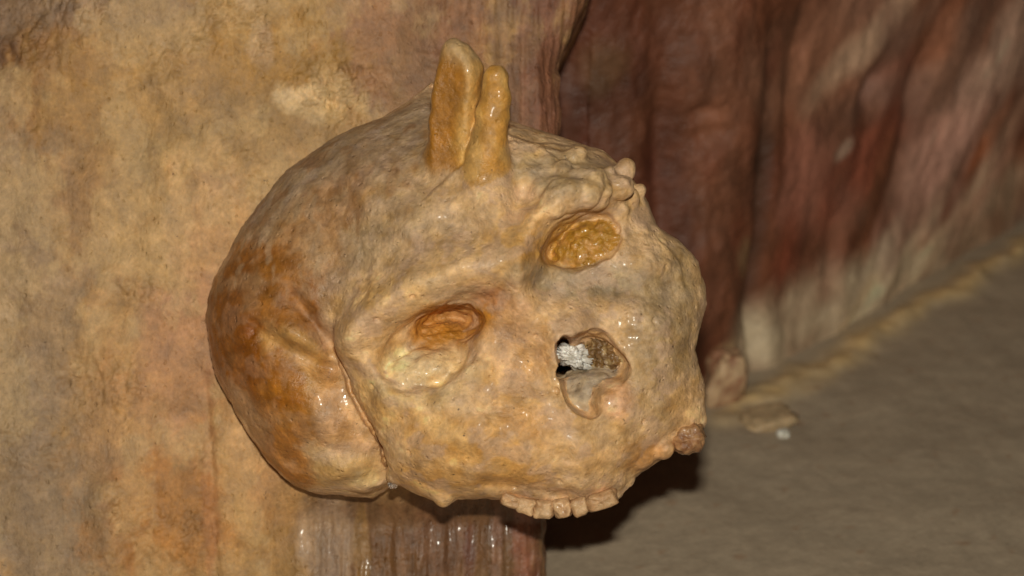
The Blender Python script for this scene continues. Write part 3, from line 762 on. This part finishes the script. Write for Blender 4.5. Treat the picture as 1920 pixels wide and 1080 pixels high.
for i in (2, 3, 4):
    m = sst(7, -7, cands[2+i]-np.minimum(fb, 30)-2)[:, None]
    col = np.where((lab == 3+i)[:, None], fc[i]*(0.5+0.5*m)+col*(0.5-0.5*m), col)
t = fbm(x*0.03, y*0.03, w*0.03, 96, 4, 0.6)
col = col*(1+0.17*t)[:, None]*np.stack([1+.02*t, np.ones_like(t), 1-.12*t], 1)
f1 = fbm(x*0.022, y*0.026, w*0.022, 101, 3, .55); f2 = fbm(x*0.05, y*0.05, w*0.05, 102, 2)
m = (sst(0.05, 0.55, f1+.3*f2)*0.55*(lab == 0))[:, None]; col = col*(1-m)+col*np.array([1.42, 1.46, 1.62])*m
m = (sst(0.0, -0.6, f1-.4*f2)*0.6*(lab == 0))[:, None]; col = col*(1-m)+col*np.array([.80, .71, .52])*m
m = (sst(0.1, 0.5, fbm(x*0.013, y*0.016, w*0.013, 103, 4, .6))*(0.2+0.35*face)*(lab == 0))[:, None]; col = col*(1-m)+lin((196, 160, 132))*m
sk = sst(0.1, 0.5, pn(x*0.03, y*0.009, w*0.02, 104)+.4*pn(x*0.08, y*0.03, w*0.06, 105))*(1-face)*sst(-60, 60, y)
m = (sk*0.55*(lab == 0))[:, None]; col = col*(1-m)+lin((150, 102, 56))*m
m = (sst(0.15, 0.45, pn(x*0.025, y*0.012, w*0.02, 106)+.5*pn(x*0.07, y*0.05, w*0.06, 107))*(1-face)*0.5*sst(-80, 60, y)*(lab == 0))[:, None]; col = col*(1-m)+lin((182, 150, 116))*m
dust = (sst(0.15, 0.6, fbm(x*0.01, y*0.013, w*0.01, 98, 3))*0.35*(0.3+0.7*sst(-120, 40, y))*(1-(lab > 0)))[:, None]
col = col*(1-dust)+lin((184, 156, 122))*dust
col = np.clip(col, .004, .85)
wet = np.clip(0.48+0.5*fbm(x*0.014, y*0.014, w*0.014, 97, 3)+0.35*(1-face)*sst(-20, -120, y)+np.where((lab > 0) & (lab != 6), .25, 0), 0, 1)

skull = bpy.data.objects.new('fossil_skull', None)
scene.collection.objects.link(skull)
skull.location = tuple(v2w(*[np.float64(a) for a in (-300, -120, -330)]))
skull.empty_display_size = 0.03
skull['label'] = 'calcite crusted human skull lying tilted, cemented to flowstone wall, with two stalagmites on it'
skull['category'] = 'skull'
OFF = np.array(skull.location)

fl_lab = np.max(lab[Q], axis=1)
Vw = v2w(V[:, 0].astype(float), V[:, 1].astype(float), V[:, 2].astype(float))-OFF
Nw = np.stack([N[:, 0], N[:, 1]*SP-N[:, 2]*CP, N[:, 1]*CP+N[:, 2]*SP], 1)
plabel = {1: 'broad flat amber stalagmite', 2: 'narrow lumpy honey coloured stalagmite', 3: 'cream calcite plug in the lower eye socket', 4: 'deep orange crust in the lower eye socket',
          5: 'sparkling amber crust in the upper eye socket', 6: 'grey sediment filling the nose opening', 7: 'brown crystalline lining of the nose opening'}
names = {0: 'cranium', 1: 'stalagmite', 2: 'stalagmite', 3: 'socket_filling', 4: 'socket_filling', 5: 'socket_filling', 6: 'nose_filling', 7: 'nose_lining'}
for k in range(8):
    q = Q[fl_lab == k]
    if not len(q): continue
    ids, inv = np.unique(q, return_inverse=True)
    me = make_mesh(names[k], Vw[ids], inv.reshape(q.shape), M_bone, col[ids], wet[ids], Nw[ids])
    o = link(names[k], me, skull)
    if k in plabel: o['label'] = plabel[k]

# --- teeth, crystal, drops
def lump(name, px, py, w, r, rot, mat, c1, c2, parent, e=0.6, amp=0.06, fs=2.0, seed=0, n=28, wetv=0.7, lab_=None):
    th = np.linspace(-math.pi/2, math.pi/2, n//2+1); ph = np.linspace(0, 2*math.pi, n, endpoint=False)
    T, P = np.meshgrid(th, ph, indexing='ij')
    pw = lambda a: np.sign(a)*np.abs(a)**e
    X = (pw(np.cos(T))*pw(np.cos(P))).ravel(); Y = (pw(np.cos(T))*pw(np.sin(P))).ravel(); Zz = pw(np.sin(T)).ravel()
    k = 1+amp*fbm(X*fs, Y*fs, Zz*fs, seed, 3)
    X, Y, Zz = X*k*r[0], Y*k*r[1], Zz*k*r[2]
    a = math.radians(rot); X, Y = X*math.cos(a)-Y*math.sin(a), X*math.sin(a)+Y*math.cos(a)
    cx, cy = at(px, py, w)
    Vt = v2w(X+cx, Y+cy, Zz+w)-OFF
    m = n//2+1
    I = np.arange(m*n).reshape(m, n)
    Qt = np.stack([I[:-1], np.roll(I, -1, 1)[:-1], np.roll(I, -1, 1)[1:], I[1:]], -1).reshape(-1, 4)
    tt = sst(-.4, .5, fbm(X*.06, Y*.06, Zz*.06, seed+2, 2))
    o = link(name, make_mesh(name, Vt, Qt, mat, two(c1, c2, tt), np.full(len(Vt), wetv)), parent)
    if lab_: o['label'] = lab_
    return o
for i, (a, b, rx, ry, rot) in enumerate(((958, 938, 20, 12, -18), (987, 949, 18, 16, -14), (1020, 954, 19, 18, -4), (1054, 952, 18, 18, 8), (1086, 949, 17, 17, 14), (1128, 938, 30, 16, 16))):
    lump('tooth', a, b, -40+3*i, (rx, ry, 26), rot, M_bone, (214, 174, 130), (184, 140, 98), skull, 0.5, 0.2, 1.3, 5+i)
lump('tooth', 1291, 822, -88, (33, 30, 36), 15, M_bone, (186, 140, 96), (140, 94, 60), skull, 0.85, 0.2, 2.2, 31, 40, 1.0, 'rounded wet pinkish tooth stub')
lump('palate_edge', 995, 930, -62, (66, 15, 30), -4, M_bone, (184, 132, 84), (150, 108, 70), skull, 0.9, 0.14, 2.6, 40, 40, 0.6)
lump('crystal', 1077, 668, -72, (37, 20, 26), -18, M_bone, (232, 228, 222), (186, 178, 166), skull, 0.9, 0.5, 3.6, 51, 64, 0.9, 'white sparkling crystal in the nose opening')

wm = bpy.data.materials.new('water'); wm.use_nodes = True
wb_ = wm.node_tree.nodes['Principled BSDF']
wb_.inputs['Base Color'].default_value = (0.95, 0.93, 0.9, 1); wb_.inputs['Roughness'].default_value = 0.03
wb_.inputs['Transmission Weight'].default_value = 0.9; wb_.inputs['IOR'].default_value = 1.33
for i, (a, b, w_, r) in enumerate(((737, 908, -118, (11, 9, 9)), (929, 929, -70, (9, 7, 8)))):
    lump('water_drop', a, b, w_, r, 20, wm, (240, 235, 230), (240, 235, 230), skull, 1.0, 0.05, 1.0, 60+i, 20)

# --- loose stones on the floor
def stone(px, py, r, rot, c1, c2, label, seed, sink=0.35):
    p = ray_floor(px, py); n = 40
    th = np.linspace(-math.pi/2, math.pi/2, n//2+1); ph = np.linspace(0, 2*math.pi, n, endpoint=False)
    T, P = np.meshgrid(th, ph, indexing='ij')
    X = (np.cos(T)*np.cos(P)).ravel(); Y = (np.cos(T)*np.sin(P)).ravel(); Zz = np.sin(T).ravel()
    e_ = lambda q: np.sign(q)*np.abs(q)**0.6
    X, Y, Zz = e_(X), e_(Y), e_(Zz)
    k = 1+0.22*fbm(X*1.1, Y*1.1, Zz*1.1, seed, 5, .55)
    a = math.radians(rot); x_, y_ = X*k*r[0], Y*k*r[1]
    Vt = np.stack([x_*math.cos(a)-y_*math.sin(a), x_*math.sin(a)+y_*math.cos(a), Zz*k*r[2]], 1)*S
    m = n//2+1; I = np.arange(m*n).reshape(m, n)
    Qt = np.stack([I[:-1], np.roll(I, -1, 1)[:-1], np.roll(I, -1, 1)[1:], I[1:]], -1).reshape(-1, 4)
    tt = sst(-.4, .5, fbm(X*2, Y*2, Zz*2, seed+2, 3))
    o = link('loose_stone', make_mesh('loose_stone', Vt, Qt, M_stone, two(c1, c2, tt), np.full(len(Vt), .5)))
    o.location = (p[0]*S, p[1]*S, r[2]*(1-sink)*S)
    o['label'] = label; o['category'] = 'stone'; o['group'] = 'stones lying on the cave floor'
stone(1442, 790, (66, 50, 15), 20, (196, 166, 128), (172, 146, 112), 'flat pale tan stone lying on the grey floor', 71)
stone(1468, 818, (15, 12, 10), 0, (230, 226, 214), (190, 180, 164), 'tiny whitish pebble on the grey floor beside the tan stone', 75)
stone(1356, 748, (50, 46, 74), 10, (206, 172, 134), (150, 104, 76), 'brown rock lump with pale top at foot of the dark wall', 79)
